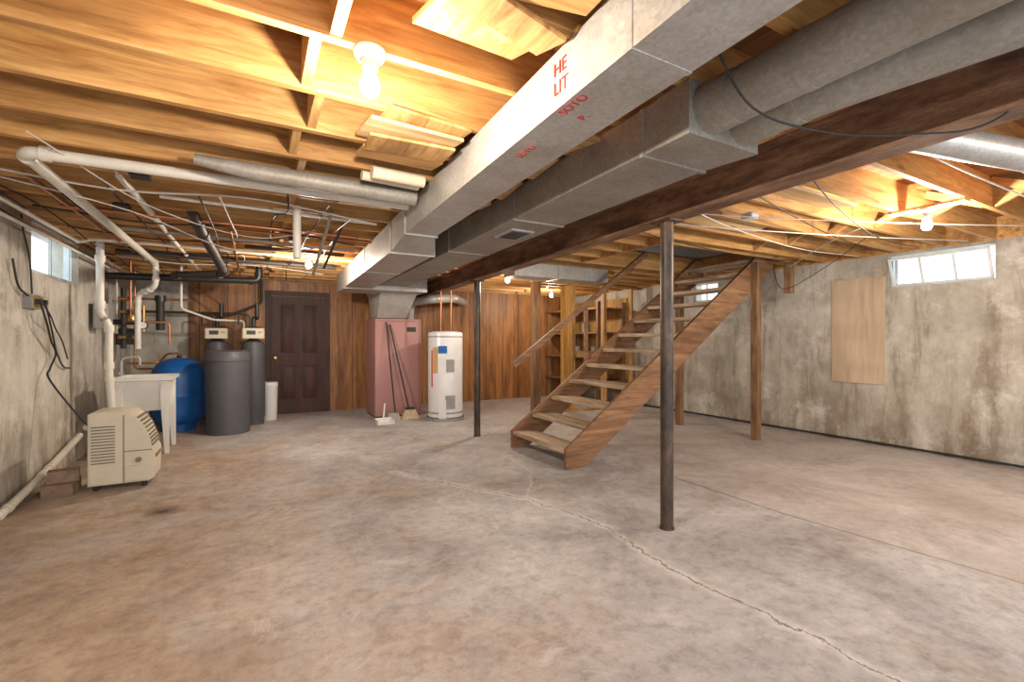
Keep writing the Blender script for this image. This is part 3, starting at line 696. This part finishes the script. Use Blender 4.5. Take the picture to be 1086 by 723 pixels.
m.tube(catmull([(XL+.03, 5.1, 1.95), (XL+.03, 5.2, 1.75), (XL+.04, 5.35, 1.68)]), .008, 'cord', 8)
m.obj('cords', e)

CB = empty('ceiling_cables')
def cable(pts, r=.005, k='wcord'): MB().tube(catmull(pts), r, k, 8).obj('cable_run', CB)
cable([(1.36, 1.05, 2.34), (1.55, 1.02, 2.13), (1.89, .95, 2.09), (2.15, .8, 2.08), (2.35, .62, 2.10), (2.56, .45, 2.34)], .004, 'cord')
cable([(-1.64, 3.5, 2.34), (-1.5, 4.5, 2.30), (-1.6, 5.5, 2.33), (-1.5, 7.3, 2.28)], .008, 'cord')
cable([(-1.66, 3.5, 2.33), (-1.6, 4.6, 2.25), (-1.64, 5.6, 2.26), (-1.6, 7.3, 2.25)], .006, 'cord')
cable([(-1.6, 4.0, 2.35), (-.8, 4.3, 2.25), (-.2, 4.8, 2.12), (.4, 5.0, 2.2), (.8, 5.2, 2.34)], .005)
cable([(-1.0, 3.2, 2.35), (-.6, 3.9, 2.20), (0, 4.4, 2.16), (.5, 4.7, 2.34)], .004)
rnd = random.Random(3)
for i in range(9):
    xx = -1.45+i*.26+rnd.uniform(-.08, .08); y = 3.7+rnd.uniform(-.3, .4)
    pts = []
    while y < 8.8:
        pts.append((xx+rnd.uniform(-.06, .06), y, 2.352-rnd.choice((0, .01, .05)))); y += JS*rnd.choice((1, 2))
    cable(pts, .006, rnd.choice(('cord', 'wcord', 'cord')))
for i in range(5):
    y = 4.0+i*.85+rnd.uniform(-.1, .1)
    cable([(-1.5, y, 2.35), (-.8, y+.05, 2.31), (0, y-.05, 2.34), (.9, y+.1, 2.30)], .007, rnd.choice(('cord', 'wcord')))
for i, (ya, yb, s) in enumerate(((1.1, 1.0, .05), (1.9, 2.6, .03), (2.4, 2.9, .07), (3.1, 3.4, .06), (3.0, 1.9, .04), (1.5, 2.3, .09), (2.7, 1.2, .05))):
    cable([(2.67, ya, 2.34), (3.6, ya*.7+yb*.3, 2.34-s), (5.0, ya*.3+yb*.7, 2.33-s), (6.5, yb, 2.345)], .005, 'cord' if i % 2 else 'wcord')
cable([(4.65, 1.75, 2.36), (4.9, 2.4, 2.28), (5.6, 3.2, 2.20), (6.2, 3.6, 2.32)], .005, 'wcord')
cable([(5.2, 2.2, 2.34), (5.5, 2.8, 2.1), (5.8, 3.4, 1.95), (6.0, 3.65, 2.2), (6.1, 3.7, 2.35)], .004, 'cord')
m = MB()
for x, y in ((-.62, 3.62), (-.9, 4.6), (.35, 5.2), (3.6, 2.4), (6.3, 1.25)):
    m.rbox(x-.05, x+.05, y-.05, y+.05, 2.31, 2.364, 'iron' if x < 3 else 'white', .008)
m.obj('junction_boxes', CB)

m = MB()
def lb(x0, x1, y, z, w, t=.02, rx=0, rz=0, k='pale'):
    m.obox(((x0+x1)/2, y, z), x1-x0, w, t, Matrix.Rotation(rz, 3, 'Z') @ Matrix.Rotation(rx, 3, 'X'), k)
lb(.50, .92, 1.50, 2.42, .28, .02, .25, .04, 'blocky'); lb(.46, .93, 2.32, 2.345, .28, .016, .10, .06); lb(.50, .94, 2.42, 2.325, .22, .014, .05, -.05, 'blocky')
lb(.52, .94, 2.20, 2.355, .20, .014, .0, .12, 'blocky')
lb(.50, .95, 2.62, 2.345, .18, .02, .1, .03, 'joist'); lb(.5, .93, 1.05, 2.42, .26, .02, -.3, 0); lb(.55, .94, 3.6, 2.350, .22, .02, .1); lb(.3, .95, .6, 2.45, .3, .02, .2)
lb(.50, .93, 1.32, 2.352, .14, .02, .1, .25, 'blocky'); lb(.45, .93, 1.18, 2.35, .12, .02, .2, -.2, 'joist')
lb(1.24, 1.53, 1.95, 2.34, .25, .02, .1, .1); lb(1.24, 1.54, 2.35, 2.345, .28, .02, -.1); lb(1.24, 1.54, 2.75, 2.33, .25, .02, -.2, .1, 'blocky'); lb(1.24, 1.54, 3.2, 2.33, .25, .02, .1, -.1)
lb(3.0, 4.2, 2.0, 2.41, .26, .02, .2, .02); lb(3.1, 4.4, 2.8, 2.42, .26, .02, -.2)
m.tube([(.62, 2.86, 2.325), (.95, 2.88, 2.325)], .038, 'paper', 20); m.tube([(.58, 2.96, 2.33), (.95, 2.99, 2.33)], .03, 'paper', 20)
m.obj('loose_scrap_boards')

# ------------------------------------------------------------------ lamps and added fill bulbs (porcelain sockets screwed under the joists)
def bulb(x, y, power, board=False, col=(1, .87, .72)):
    e = empty('bare_bulb_lamp'); z = ZJ
    if board: MB().box(x-.06, x+.06, y-.24, y+.24, ZJ-.02, ZJ, 'pale').obj('mounting_board', e); z = ZJ-.02
    MB().lathe([(.058, z), (.058, z-.012), (.048, z-.03), (.032, z-.038), (.029, z-.065)], (x, y, 0), 'white', 24).obj('porcelain_socket', e)
    MB().lathe([(.014, z-.055), (.018, z-.075), (.030, z-.10), (.036, z-.125), (.034, z-.145), (.022, z-.163), (.006, z-.168)], (x, y, 0), 'bulb', 24).obj('light_bulb', e)
    l = bpy.data.lights.new('bulb_light', 'POINT'); l.energy = power; l.color = col; l.shadow_soft_size = .04
    o = bpy.data.objects.new('bulb_light', l); o.location = (x, y, z-.225); COL.objects.link(o); o.parent = e
bulb(.37, 1.74, 72); bulb(.58, 6.21, 90); bulb(4.65, 1.60, 85, True)
bulb(.3, -.70, 70); bulb(4.6, -.66, 70)  # unseen bulbs added behind the camera as fill light
bulb(5.3, 7.87, 45); bulb(3.4, 6.25, 50)  # bulb behind the studs, then an unseen one added as far-end fill

# ------------------------------------------------------------------ world + camera
w = bpy.data.worlds.new('World'); S.world = w; w.use_nodes = True
bgn = w.node_tree.nodes['Background']; bgn.inputs[0].default_value = (.84, .92, 1, 1); bgn.inputs[1].default_value = 2.0
cam = bpy.data.cameras.new('camera'); co = bpy.data.objects.new('camera', cam); COL.objects.link(co)
co.location = (0, 0, 1.3); co.rotation_euler = (math.radians(90), 0, math.radians(-29.1))
cam.sensor_width = 36; cam.lens = 490/1086*36; cam.clip_start = .02
S.camera = co
S.view_settings.view_transform = 'Standard'
S.view_settings.look = 'None'
S.view_settings.exposure = .25
